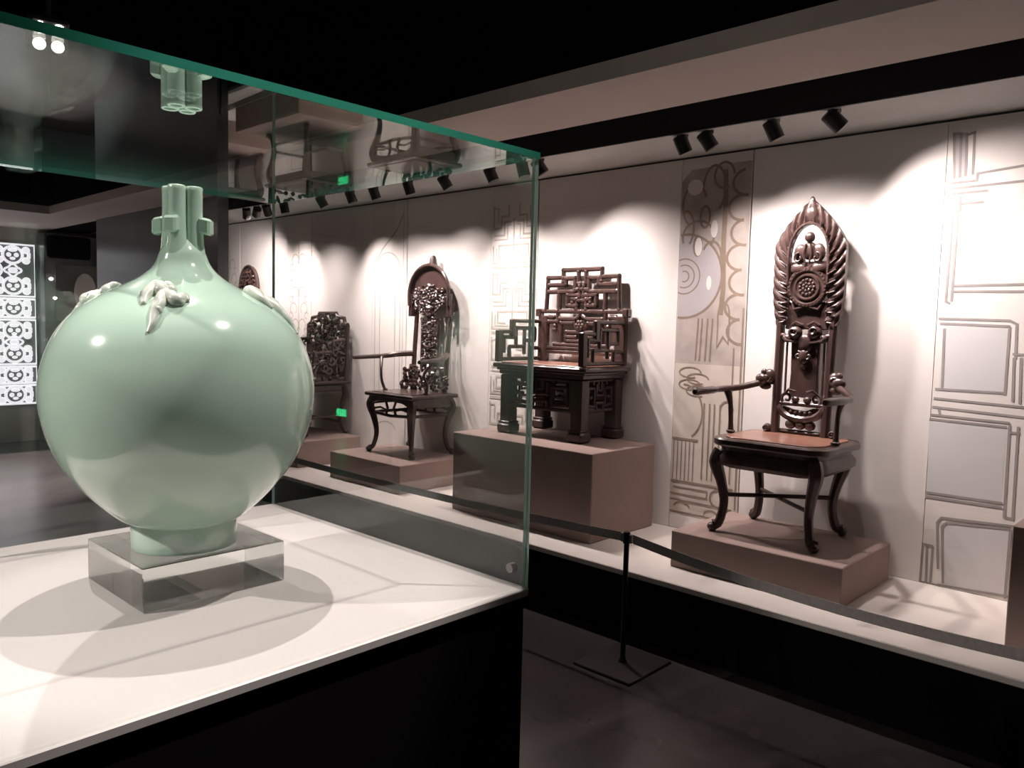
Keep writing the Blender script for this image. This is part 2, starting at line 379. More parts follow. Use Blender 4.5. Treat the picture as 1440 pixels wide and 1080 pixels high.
p.build('printed_drawing', [M['ink'], M['wash_pale'], M['wash_brown'], M['wash_grey'], M['strip']], strips[4], smooth=False)

# wide strip past the halo chair: enlarged square-framed chair
p = MB(); E = []
def quad(*pts): fill(p, W(*pts), YP + .0004, 1)
quad((1320, 550), (1412, 556), (1419, 462), (1328, 457)); quad((1303, 696), (1408, 709), (1416, 598), (1307, 590))
quad((1324, 822), (1412, 836), (1421, 742), (1322, 734)); 
fill(p, W((1341, 250), (1358, 248), (1362, 186), (1342, 188)), YP + .0004, 2)
for ln in ([(1342, 252), (1342, 188), (1352, 188)], [(1350, 250), (1352, 186)], [(1358, 248), (1360, 190), (1371, 186), (1368, 246)], [(1338, 258), (1374, 254), (1375, 244), (1480, 226)],
           [(1336, 266), (1480, 250)], [(1336, 273), (1390, 268)], [(1350, 276), (1351, 296), (1336, 298)], [(1351, 287), (1384, 284)], [(1347, 298), (1338, 424)], [(1340, 298), (1330, 424), (1336, 427)],
           [(1340, 402), (1480, 399)], [(1338, 410), (1480, 410)], [(1320, 448), (1420, 451), (1430, 456), (1428, 505)], [(1322, 455), (1420, 459)], [(1328, 462), (1325, 545)],
           [(1420, 460), (1413, 556)], [(1315, 547), (1413, 553)], [(1313, 560), (1480, 577)], [(1311, 572), (1480, 592)], [(1320, 574), (1322, 584)], [(1309, 583), (1420, 595)], [(1307, 589), (1416, 601)],
           [(1424, 498), (1480, 502)], [(1426, 503), (1424, 565)], [(1436, 503), (1434, 568)], [(1420, 597), (1412, 728)], [(1432, 600), (1424, 730), (1411, 727)], [(1418, 608), (1435, 610)],
           [(1302, 692), (1410, 708)], [(1301, 698), (1409, 714)], [(1319, 800), (1318, 735), (1324, 728), (1480, 747)], [(1326, 820), (1325, 740), (1332, 735), (1421, 744)], [(1421, 745), (1413, 842)], [(1318, 822), (1480, 850)],
           [(1294, 818), (1298, 765), (1312, 768)], [(1302, 820), (1304, 768)], [(1308, 822), (1312, 768)], [(1294, 818), (1318, 823)]):
    p.ribbon([q for q in W(*ln) if True], .011, YP)
p.build('printed_drawing', [M['ink_grey'], M['wash_blue'], M['wash_grey']], strips[5], smooth=False)

# fretwork strip beside the throne
p = MB(); xa, xb = -4.02, -3.60; mx = (xa + xb) / 2
def sym(pts, wd=.014):
    p.ribbon([(mx + q[0], q[1]) for q in pts], wd, YP); p.ribbon([(mx - q[0], q[1]) for q in pts], wd, YP)
for k in range(4):
    z0 = 2.33 - k * .46
    sym([(.195, z0), (.195, z0 - .16), (.12, z0 - .16), (.12, z0 - .08), (.05, z0 - .08), (.05, z0)]); sym([(.195, z0 - .02), (.15, z0 - .02), (.15, z0 - .12)], .01)
    sym([(.0, z0 - .10), (.0, z0 - .36)]); sym([(.025, z0 - .12), (.09, z0 - .12), (.09, z0 - .21), (.19, z0 - .21)])
    sym([(.025, z0 - .14), (.06, z0 - .14), (.06, z0 - .24), (.19, z0 - .24)], .01); sym([(.0, z0 - .28), (.14, z0 - .28), (.14, z0 - .36), (.06, z0 - .36)])
    sym([(.195, z0 - .28), (.195, z0 - .40), (.0, z0 - .40)]); sym([(.165, z0 - .30), (.165, z0 - .38), (.03, z0 - .38)], .01); sym([(.2, z0 - .43), (.0, z0 - .43)], .02)
p.build('printed_drawing', [M['ink_faint']], strips[3], smooth=False)

# tall arch lines
p = MB(); xc = -5.215
for hw, top in ((.165, 2.02), (.10, 1.93)):
    p.ribbon([(xc - hw, .95)] + [(xc - hw, top - .12)] + arc(xc, top - .12, hw, 180, 0, 14, .16)[1:-1] + [(xc + hw, top - .12), (xc + hw, .95)] + arc(xc, .95, hw, 0, -180, 12, .10)[1:-1], .010, YP, closed=True)
p.ribbon(smooth_path([(xc - .16, 1.98), (xc - .06, 2.10), (xc + .10, 2.22), (xc + .2, 2.36)], 5), .016, YP)
p.ribbon([(xc + .2, 2.4), (xc + .2, .9)], .008, YP)
for k in range(3): p.ribbon(arc(xc, .62 + .1 * k, .12, 0, 180, 10, .06), .010, YP)
p.build('printed_drawing', [M['ink_faint']], strips[2], smooth=False)

# scroll ornaments (two far strips)
for si, xc in ((1, -6.55), (0, -7.88)):
    p = MB(); rnd = random.Random(5 + si)
    for k in range(9):
        z = 2.05 - k * .15
        for sg in (-1, 1):
            p.ribbon([(xc + sg * q[0], q[1]) for q in arc(.06 + .03 * (k % 2), z, .055, -60, 230, 12)], .010, YP); p.ribbon([(xc + sg * q[0], q[1]) for q in arc(.13, z - .06, .03, 0, 300, 9)], .008, YP)
    p.ribbon([(xc, 2.2), (xc, .8)], .012, YP); p.ribbon([(xc - .13, .72), (xc + .13, .72), (xc + .13, .55), (xc - .13, .55)], .01, YP, closed=True)
    p.build('printed_drawing', [M['ink_faint']], strips[si], smooth=False)

# ------------------------------------------------------------------ display platform and plinths
dp = tag(empty('display_platform', (-1.6, 3.5, 0)), 'long low black platform with a cream deck under the chairs', 'platform')
def at_parent(o, par): o.parent = par; o.matrix_parent_inverse = Matrix.Translation(-Vector(par.location)); return o
at_parent(box_obj('base', (-8.3, 3.15, 3.14, WY, 0.0, 0.300), M['black'], c=0.004), dp)
at_parent(box_obj('deck', (-8.3, 3.15, 3.12, WY - .0005, 0.3005, 0.330), M['deck'], c=0.004), dp)
ZD = 0.3305
def plinth(x0, x1, y0, y1, top, label, m='plinth'):
    cx, cy_ = (x0 + x1) / 2, (y0 + y1) / 2
    mb = MB().box(x0 - cx, x1 - cx, y0 - cy_, y1 - cy_, 0.0, top - ZD, c=0.004)
    o = mb.build('display_plinth', M[m]); o.location = (cx, cy_, ZD)
    return tag(o, label, 'plinth', 'plinths under the chairs')
plinth(-2.055, -1.222, 3.345, 3.94, .51, 'low taupe plinth carrying the tall halo-backed chair')
plinth(-3.66, -2.56, 3.35, 3.95, .82, 'tall taupe plinth carrying the fretwork throne')
plinth(-5.02, -4.19, 3.35, 3.95, .525, 'low taupe plinth carrying the chair with a hooded domed back')
plinth(-6.46, -5.47, 3.35, 3.95, .535, 'low taupe plinth carrying the stepped-crest carved armchair')
plinth(-7.72, -6.9, 3.35, 3.95, .53, 'low taupe plinth under the chair with the round-topped carved back')
plinth(-0.632, 0.45, 3.40, 3.95, .80, 'brown plinth standing alone at the end beyond the framed drawing')

# ------------------------------------------------------------------ furniture helpers
def cabriole(x, y, zt, sx, sy, r=(.036, .034, .025, .021, .022, .028), out=.02):
    mb = MB()
    stube(mb, [(x, y, zt), (x + sx * out * .9, y + sy * out * .7, zt * .86), (x - sx * out * .2, y - sy * out * .2, zt * .62), (x - sx * out * .9, y - sy * out * .7, zt * .36),
               (x - sx * out * .1, y, zt * .12), (x + sx * out * 1.1, y + sy * out * .7, .031)], list(r), n=5, seg=8, sq=.5)
    mb.ball((x + sx * out * 1.2, y + sy * out * .8, .022), (.026, .026, .022), 9, 6)
    return mb
def spiral(c, r, a0, turns=1.2, n=14, plane='xz', end=.25):
    out = []
    for i in range(n + 1):
        t = i / n; rr = r * (1 - t * (1 - end)); a = a0 + turns * 2 * PI * t
        out.append((c[0] + rr * math.cos(a), c[1], c[2] + rr * math.sin(a)))
    return out
def scrollwork(mb, inside, bx, y, sp, tr, seed, dens=1.0, depth=.012):
    """pierced foliage: a jittered grid of little volutes, leaves and beads"""
    rnd = random.Random(seed); x0, x1, z0, z1 = bx; nx = max(1, int((x1 - x0) / sp)); nz = max(1, int((z1 - z0) / sp))
    for i in range(nx + 1):
        for j in range(nz + 1):
            x = x0 + (x1 - x0) * i / nx + rnd.uniform(-.2, .2) * sp; z = z0 + (z1 - z0) * j / nz + rnd.uniform(-.2, .2) * sp
            if not inside(x, z) or rnd.random() > dens: continue
            yy = y + rnd.uniform(-depth, 0); q = rnd.random()
            if q < .6:
                mb.tube(spiral((x, yy, z), sp * rnd.uniform(.5, .66), rnd.uniform(0, 6.28), rnd.choice((-1.1, 1.1)), 10), lerp_list([tr * 1.1, tr * .8], 10), seg=5)
            elif q < .85:
                a = rnd.uniform(0, PI); l = sp * .62
                mb.tube([(x - l * math.cos(a), yy, z - l * math.sin(a)), (x, yy - tr, z), (x + l * math.cos(a), yy, z + l * math.sin(a))], [tr * .7, tr * 1.5, tr * .5], seg=5)
            else:
                mb.ball((x, yy - tr * .5, z), sp * .34, 7, 5)
    return mb

# ------------------------------------------------------------------ halo chair (tall back)
def halo_chair():
    t = tag(empty('armchair', (-1.652, 3.69, .51)), 'tall armchair whose carved back ends in a pointed flame halo with a round medallion', 'chair', 'chairs on the display platform')
    D = M['wood_dark']; Wd = M['wood']
    for sx, sy, x, y in ((-1, -1, -.238, -.185), (1, -1, .225, -.195), (-1, 1, -.215, .175), (1, 1, .195, .18)):
        cabriole(x, y, .40, sx, sy).build('leg', D, t)
    for a, b in (((-.225, -.175, .185), (.185, .175, .185)), ((-.2, .165, .172), (.215, -.18, .172))):
        MB().tube([a, b], .011, seg=8, sq=.5).build('stretcher', D, t)
    # apron with drooping curve, then the seat with rounded corners
    def seat_outline(hx, hy, front=.03):
        o = []
        for cx, cy_, a0 in ((hx - .09, -hy + .09, -90), (hx - .06, hy - .06, 0), (-hx + .06, hy - .06, 90), (-hx + .09, -hy + .09, 180)):
            rr = .09 if cy_ < 0 else .06
            o += [(cx + rr * math.cos(math.radians(a0 + 90 * k / 5)), cy_ + rr * math.sin(math.radians(a0 + 90 * k / 5))) for k in range(6)]
        return o
    ap = MB(); o1, o2 = seat_outline(.262, .225), seat_outline(.272, .235); n = len(o1); zz = [.345, .36, .39, .425]; ii = .02
    for (ol, z) in ((seat_outline(.25, .213), .335), (o2, .355), (o2, .385), (seat_outline(.255, .218), .41), (seat_outline(.262, .225), .435)):
        for q in ol: ap.v.append((q[0], q[1], z - (.012 * (1 - (q[0] / .27) ** 2) if z < .4 and q[1] < 0 else 0)))
    for k in range(4):
        for i in range(n): ap.face((k*n + i, k*n + (i+1) % n, (k+1)*n + (i+1) % n, (k+1)*n + i))
    ap.face([n - 1 - i for i in range(n)]); ap.face([4*n + i for i in range(n)])
    ap.build('apron', D, t)
    MB().slab(seat_outline(.285, .245), .432, .470, c=.008).build('seat', Wd, t)
    MB().slab(seat_outline(.245, .205), .4702, .476, c=.003).build('seat_board', M['wood_seat'], t)
    yb = .165
    # back stiles
    for sx in (-1, 1):
        stube(MB(), [(sx * .128, yb - .01, .47), (sx * .130, yb, .75), (sx * .133, yb + .012, 1.0), (sx * .145, yb + .02, 1.2)], [.023, .022, .022, .02], seg=8, sq=.7).build('back_stile', Wd, t)
        MB().ball((sx * .168, yb - .012, .494), .024, 10, 7).tube(spiral((sx * .168, yb - .034, .494), .018, 0, 1.3), .004, seg=5).build('stile_volute', D, t)
    # halo: mandorla ring of lobes with an open arch inside
    halo = MB(); outer = []
    for i in range(64):                                  # outline of the mandorla
        s_ = i / 63.0; a = -PI / 2 + 2 * PI * s_
    hw = lambda z: ((.152 + .026 * min(1, max(0, (z - 1.02) / .16)) ** .7) if z <= 1.40 else .178 * max(0, (1 - ((z - 1.40) / .235) ** 1.5)) * .97 + .005)
    zs = [1.02 + (1.632 - 1.02) * i / 26 for i in range(27)]
    right = [(hw(z) + (.004 if i % 2 else -.003), z) for i, z in enumerate(zs)]
    inner_w = lambda z: max(0.0, .098 * math.sqrt(max(0, 1 - ((z - 1.36) / .155) ** 2))) if z >= 1.36 else .098
    def resample(pl, n):
        L = [0.0]
        for a_, b_ in zip(pl, pl[1:]): L.append(L[-1] + math.hypot(b_[0] - a_[0], b_[1] - a_[1]))
        out = []
        for k in range(n + 1):
            d_ = L[-1] * k / n; i_ = max(0, min(len(L) - 2, next((q for q in range(len(L) - 1) if L[q + 1] >= d_ - 1e-9), len(L) - 2)))
            f_ = (d_ - L[i_]) / max(1e-9, L[i_ + 1] - L[i_]); out.append((pl[i_][0] + (pl[i_+1][0] - pl[i_][0]) * f_, pl[i_][1] + (pl[i_+1][1] - pl[i_][1]) * f_))
        return out
    NP, SUB = 12, 6; NS = NP * SUB
    oc = resample([(hw(1.02 + .614 * q / 60), 1.02 + .614 * q / 60) for q in range(61)] + [(.0, 1.64)], NS)
    ic = resample([(.098, 1.02), (.098, 1.36)] + [(.098 * math.cos(PI / 2 * q / 14), 1.36 + .155 * math.sin(PI / 2 * q / 14)) for q in range(1, 15)], NS)
    TT = (0.0, .12, .3, .5, .7, .88, 1.0)
    for sx in (-1, 1):
        b = len(halo.v)
        for k in range(NS + 1):
            ph = k / SUB
            for t_ in TT:
                w_ = abs(math.sin(PI * (ph - .55 * t_ * t_))) ** .55; sc_ = 1.0 + (.030 * (w_ - .6) if t_ == 1.0 else 0)
                x_ = ic[k][0] + (oc[k][0] - ic[k][0]) * t_ * sc_; z_ = ic[k][1] + (oc[k][1] - ic[k][1]) * t_ * sc_
                halo.v.append((sx * x_, yb + .010 - .020 * w_ * math.sin(PI * (.12 + .76 * t_)) ** .5, z_))
            for t_ in (1.0, 0.0): halo.v.append((sx * (ic[k][0] + (oc[k][0] - ic[k][0]) * t_), yb + .030, ic[k][1] + (oc[k][1] - ic[k][1]) * t_))
        c_ = len(TT) + 2
        for k in range(NS):
            for q in range(c_): halo.face((b + k*c_ + q, b + k*c_ + (q+1) % c_, b + (k+1)*c_ + (q+1) % c_, b + (k+1)*c_ + q))
        halo.face([b + q for q in range(c_)]); halo.face([b + NS*c_ + c_ - 1 - q for q in range(c_)])
        for k in range(NP):
            q = ic[min(NS, int((k + .5) * SUB))]; r_ = oc[min(NS, int((k + .5) * SUB))]
            halo.ball((sx * (q[0] + .006), yb - .012, q[1]), .0075, 7, 5)
            halo.tube([(sx * (q[0] + (r_[0] - q[0]) * g_), yb - .010 - .008 * math.sin(PI * g_), q[1] + (r_[1] - q[1]) * g_ - .012 * math.sin(PI * g_)) for g_ in (.08, .3, .55)], [.003, .0055, .002], seg=5)
    hb = halo.build('halo', M['carve'], t, angle=50)
    MB().ball((0, yb + .004, 1.560), (.036, .018, .050), 10, 7).ball((0, yb + .008, 1.622), (.016, .014, .030), 8, 6).build('halo_tip', M['carve'], hb)
    MB().tube([(q[0], yb - .012, q[1]) for q in [(-.100, 1.22)] + arc(0, 1.365, .100, 180, 0, 16, .155) + [(.100, 1.22)]], .0075, seg=6).build('arch_moulding', M['carve'], hb)
    # small carved ornament standing in the arch
    fg = MB(); fg.ball((0, yb, 1.452), (.026, .022, .027), 10, 8); fg.ball((0, yb + .004, 1.385), (.040, .02, .045), 10, 7)
    for sx in (-1, 1):
        fg.ball((sx * .045, yb + .004, 1.375), (.034, .017, .048), 9, 6); fg.ball((sx * .05, yb, 1.30), (.044, .018, .030), 9, 6)
        fg.tube(spiral((sx * .045, yb - .018, 1.35), .026, PI / 2, -sx * .9), .0055, seg=5)
        fg.tube([(sx * .012, yb - .016, 1.42), (sx * .02, yb - .022, 1.37), (sx * .008, yb - .018, 1.32)], .005, seg=5)
    fg.box(-.10, .10, yb + .008, yb + .022, 1.20, 1.335, c=.005); fg.build('arch_carving', M['carve'], hb)
    # medallion
    md = MB().lathe([(.0, .0), (.090, .0), (.092, .014), (.086, .024), (.074, .026), (.068, .018), (.060, .018), (.056, .026), (.050, .026), (.046, .020), (.0, .020)], (0, yb + .012, 1.208), 40, 'y')
    fl = md
    for r_, n_ in ((.0, 1), (.016, 7), (.032, 12)):
        for k in range(n_):
            a = 2 * PI * k / n_; fl.ball((r_ * math.cos(a), yb - .010, 1.208 + r_ * math.sin(a)), (.0075, .006, .0075), 7, 5)
    for k in range(30):
        a = 2 * PI * k / 30; fl.ball((.081 * math.cos(a), yb - .012, 1.208 + .081 * math.sin(a)), (.006, .004, .006), 6, 4)
    fl.v = [(v_[0] * 1.12, v_[1], 1.208 + (v_[2] - 1.208) * 1.12) for v_ in fl.v]
    fl.build('medallion', M['carve'], t)
    # panel under the medallion, bat-and-cloud carving, tall splat
    pn = MB().box(-.108, .108, yb + .006, yb + .028, 1.0, 1.135, c=.005)
    for sx in (-1, 1):
        pn.tube([(sx * .075, yb + .004, 1.13), (sx * .06, yb - .006, 1.10), (sx * .02, yb - .004, 1.11)], .007, seg=6); pn.tube([(sx * .07, yb, 1.02), (sx * .045, yb - .008, 1.035), (sx * .012, yb - .004, 1.02)], .008, seg=6)
    pn.build('carved_panel', M['carve'], t)
    bt = MB()
    for sx in (-1, 1):
        bt.ball((sx * .05, yb - .004, .985), (.038, .024, .032), 10, 7); bt.ball((sx * .088, yb, .955), (.030, .02, .022), 9, 6); bt.ball((sx * .115, yb + .002, .968), (.022, .014, .014), 8, 5)
        bt.tube(spiral((sx * .05, yb - .028, .99), .024, 0, sx * 1.1), .006, seg=5); bt.tube([(sx * .115, yb, .975), (sx * .09, yb - .02, .945), (sx * .03, yb - .015, .935)], [.004, .008, .005], seg=6)
        bt.tube(spiral((sx * .025, yb - .012, .87), .022, PI / 2, sx * 1.0), .006, seg=5)
    bt.ball((0, yb, .93), (.042, .022, .05), 10, 7).ball((0, yb - .006, .865), (.028, .018, .04), 9, 6).ball((0, yb - .004, .822), (.016, .012, .02), 8, 5)
    bt.build('bat_carving', M['carve'], t)
    sp = MB().plate([(-.074, .66), (.074, .66), (.068, .78), (.072, .96), (-.072, .96), (-.068, .78)], yb + .004, yb + .024, .005)
    sp.build('splat', Wd, t)
    for sx in (-1, 1): MB().tube([(sx * .094, yb + .01, .67), (sx * .094, yb + .012, .94)], .0060, seg=6).build('back_rod', Wd, t)
    # cloud ledge, dish, beads and bottom rail
    cl = MB()
    for sx in (-1, 1):
        cl.tube(spiral((sx * .075, yb - .006, .655), .032, -PI / 2, sx * 1.15), lerp_list([.010, .006], 14), seg=6); cl.ball((sx * .03, yb - .006, .652), (.022, .016, .016), 8, 6)
        cl.tube([(sx * .105, yb, .66), (sx * .06, yb - .02, .70), (sx * .03, yb - .012, .69)], .007, seg=6)
    cl.tube([(-.115, yb - .004, .628), (.115, yb - .004, .628)], .012, seg=8); cl.build('cloud_rail', M['carve_dark'], t)
    ds = MB(); ds.tube([(q[0], yb - .008, q[1]) for q in arc(0, .622, .114, 180, 360, 16, .070)], [.010] + [.019] * 15 + [.010], seg=8)
    ds.plate([(q[0], q[1]) for q in arc(.0, .615, .095, 180, 360, 14, .055)] + [(.06, .612), (.02, .595), (-.04, .60)], yb - .004, yb + .012, .004)
    for k in range(5): ds.ball((-.05 + .025 * k, yb - .012, .587 - .004 * (k % 2)), .010, 7, 5)
    ds.build('dish_carving', M['carve_dark'], t)
    bd = MB()
    for k in range(3): bd.ball((-.050 + .05 * k, yb - .004, .524), (.028, .022, .024), 12, 8)
    bd.build('bead_row', M['carve_dark'], t)
    MB().box(-.11, .11, yb - .012, yb + .015, .475, .498, c=.006).box(-.10, .10, yb - .016, yb - .006, .483, .492, c=.003).build('bottom_rail', Wd, t)
    # arms: carved leaf at the stile, elbow on a post, straight handle
    for sx in (-1, 1):
        am = MB(); stube(am, [(sx * .15, yb - .005, .735), (sx * .20, yb - .05, .725), (sx * .27, .04, .700), (sx * .318, -.04, .692), (sx * .325, -.12, .690)], [.017, .017, .016, .016, .014], seg=10, flat=.85)
        am.tube([(sx * .325, -.10, .690), (sx * .322, -.14, .690), (sx * .315, -.32, .690), (sx * .314, -.332, .690)], [.013, .019, .019, .012], seg=10)
        a = am.build('arm', D, t)
        lf = MB(); lf.ball((sx * .165, yb - .02, .758), (.030, .024, .040), 10, 7).ball((sx * .195, yb - .045, .745), (.034, .022, .028), 10, 7).ball((sx * .180, yb - .03, .710), (.032, .020, .020), 9, 6).ball((sx * .19, yb - .03, .78), (.018, .014, .018), 8, 6)
        lf.tube(spiral((sx * .17, yb - .045, .752), .024, 0, sx), .006, seg=5); lf.build('arm_leaf', M['carve_dark'], a)
        ps = MB(); stube(ps, [(sx * .262, -.055, .474), (sx * .264, -.055, .53), (sx * .268, -.058, .62), (sx * .285, -.06, .685)], [.016, .012, .012, .020], seg=8, sq=.3)
        ps.ball((sx * .262, -.055, .483), (.024, .022, .012), 9, 5); ps.build('arm_post', D, t)
    return t
halo_chair()

# ------------------------------------------------------------------ fretwork throne
def throne():
    t = tag(empty('armchair', (-3.157, 3.785, .8205)), 'square throne of dark geometric fretwork with stepped back and block feet', 'chair', 'chairs on the display platform')
    D = M['wood_dark']; Wd = M['wood']
    for sx in (-1, 1):
        for sy in (-1, 1):
            x, y = sx * .285, sy * .165
            l = MB().box(x - .042, x + .042, y - .04, y + .04, .05, .37, c=.008); l.box(x - .056, x + .056, y - .054, y + .054, 0, .062, c=.012); l.box(x - .048, x + .048, y - .046, y + .046, .062, .075, c=.004)
            l.build('leg', D, t)
    MB().box(-.372, .372, -.235, .222, .412, .440, c=.008).box(-.352, .352, -.216, .216, .395, .413, c=.005).box(-.338, .338, -.205, .205, .372, .397, c=.004).build('seat', Wd, t)
    MB().box(-.33, .33, -.195, .195, .4402, .446, c=.003).build('seat_board', M['wood_seat'], t)
    # front and side aprons: fret bars over a set-back board
    def bars(mb, segs, fn, r=.0095):
        for a, b in segs: mb.tube([fn(*a), fn(*b)], r, seg=8, sq=.35)
        for a, b in segs[::2]: mb.ball(fn(*a), r * 1.25, 7, 5)
    FR = [((.0, .36), (.24, .36)), ((.0, .18), (.24, .18)), ((.24, .18), (.24, .36)), ((.215, .315), (.215, .215)), ((.215, .315), (.10, .315)), ((.10, .315), (.10, .205)), ((.10, .205), (.215, .215)), ((.06, .34), (.06, .27)),
          ((.06, .27), (.0, .27)), ((.0, .225), (.06, .225)), ((.06, .225), (.06, .18)), ((.12, .36), (.12, .335)), ((.03, .36), (.03, .30)), ((.03, .30), (.0, .30)), ((.15, .26), (.19, .26))]
    for name, sy in (('front_apron', -1), ('back_apron', 1)):
        mb = MB()
        for sx in (-1, 1): bars(mb, FR, lambda x, z, sx=sx: (sx * x, sy * .190, z), .0125)
        mb.build(name, D, t)
    for sx in (-1, 1):
        mb = MB()
        for sy in (-1, 1): bars(mb, [((a[0] * .52, a[1]), (b[0] * .52, b[1])) for a, b in FR], lambda y, z, sy=sy: (sx * .302, sy * y, z), .0085)
        mb.build('side_apron', D, t)
    # back: three fret tiers, traced in half and mirrored
    yb = .185; cv = lambda x, z: ((x - 565) * .00086, 1.037 - (z - 130) * .00063)
    tiers = {
        'top_tier': [(565, 130, 385, 130), (385, 130, 385, 250), (530, 150, 530, 270), (530, 270, 565, 270)],
        'middle_tier': [(235, 205, 390, 205), (235, 205, 222, 530), (250, 280, 410, 280), (410, 280, 410, 215), (385, 215, 500, 215), (500, 215, 500, 350), (500, 350, 245, 350), (350, 360, 350, 530), (430, 385, 430, 490),
                        (430, 385, 545, 385), (430, 490, 520, 490), (480, 425, 480, 460), (480, 425, 520, 425), (545, 290, 545, 400), (565, 330, 500, 330), (520, 440, 520, 530), (565, 440, 520, 440)],
        'lower_tier': [(150, 550, 565, 550), (340, 550, 340, 650), (250, 610, 300, 610), (250, 655, 340, 655), (365, 625, 520, 625), (520, 625, 565, 580), (375, 670, 375, 890), (375, 670, 500, 670), (500, 670, 530, 720),
                       (430, 760, 560, 760), (430, 810, 520, 810), (430, 760, 430, 850), (430, 850, 565, 850), (315, 890, 565, 890), (200, 925, 565, 925), (315, 700, 315, 740), (190, 965, 565, 965), (565, 560, 565, 965)]}
    for nm, ls in tiers.items():
        mb = MB()
        for q in ls:
            a, b = cv(q[0], q[1]), cv(q[2], q[3])
            for sx in (-1, 1):
                mb.tube([(sx * a[0], yb, a[1]), (sx * b[0], yb, b[1])], .0155 if nm != 'lower_tier' else .0145, seg=8, sq=.3); mb.ball((sx * a[0], yb, a[1]), .0175, 8, 6); mb.ball((sx * b[0], yb, b[1]), .0175, 8, 6)
        if nm == 'lower_tier':
            for sx in (-1, 1): mb.box(sx * .312 - .040, sx * .312 + .040, yb - .018, yb + .018, .445, .745, c=.006); mb.box(sx * .35 - .022, sx * .35 + .022, yb - .024, yb + .024, .738, .79, c=.006)
            for k in range(6): a = k * PI / 3; mb.ball((.022 * math.cos(a), yb - .014, .685 + .022 * math.sin(a)), (.015, .012, .015), 8, 6)
            mb.ball((0, yb - .02, .685), .012, 8, 6)
        mb.build(nm, M['carve_dark'], t)
    # arm panels, stepped
    for sx in (-1, 1):
        mb = MB(); x = sx * .335
        ol = [((-.215, .446), (-.215, .635)), ((-.215, .635), (-.10, .635)), ((-.10, .635), (-.10, .705)), ((-.10, .705), (.185, .705)), ((.185, .705), (.185, .446)), ((-.215, .462), (.185, .462)),
              ((-.17, .60), (-.17, .50)), ((-.17, .60), (-.06, .60)), ((-.06, .66), (-.06, .54)), ((-.12, .54), (.02, .54)), ((.02, .66), (.02, .49)), ((-.06, .66), (.12, .66)), ((.12, .66), (.12, .58)), ((.02, .58), (.12, .58)), ((.08, .53), (.18, .53)), ((.08, .53), (.08, .47)), ((-.12, .54), (-.12, .47))]
        for a, b in ol: mb.tube([(x, a[0], a[1]), (x, b[0], b[1])], .0135, seg=8, sq=.4)
        mb.box(x - .018, x + .018, -.235, -.19, .446, .645, c=.005); mb.box(x - .016, x + .016, -.11, -.075, .60, .715, c=.004)
        mb.build('arm_panel', D, t)
    return t
throne()

# ------------------------------------------------------------------ hooded chair
def arm_pair(t, D, back, elbow, tip, foot, r=.014):
    for sx in (-1, 1):
        am = MB(); stube(am, [(sx * back[0], back[1], back[2]), (sx * (back[0] * .45 + elbow[0] * .55), back[1] * .5 + elbow[1] * .5, (back[2] + elbow[2]) / 2 + .004), (sx * elbow[0], elbow[1], elbow[2]), (sx * tip[0], tip[1], tip[2])], [r * 1.3, r * 1.25, r * 1.05, r * .8], seg=8)
        am.build('arm', D, t)
        ps = MB(); stube(ps, [(sx * foot[0], foot[1], foot[2]), (sx * (foot[0] + .03), foot[1] - .01, foot[2] + .07), (sx * (foot[0] + .015), foot[1] - .03, foot[2] + .15), (sx * (elbow[0] - .02), elbow[1] - .04, elbow[2] - .01)], [.013, .011, .010, .014], seg=8)
        ps.ball((sx * foot[0], foot[1], foot[2] + .008), (.02, .02, .01), 8, 5); ps.build('arm_post', D, t)
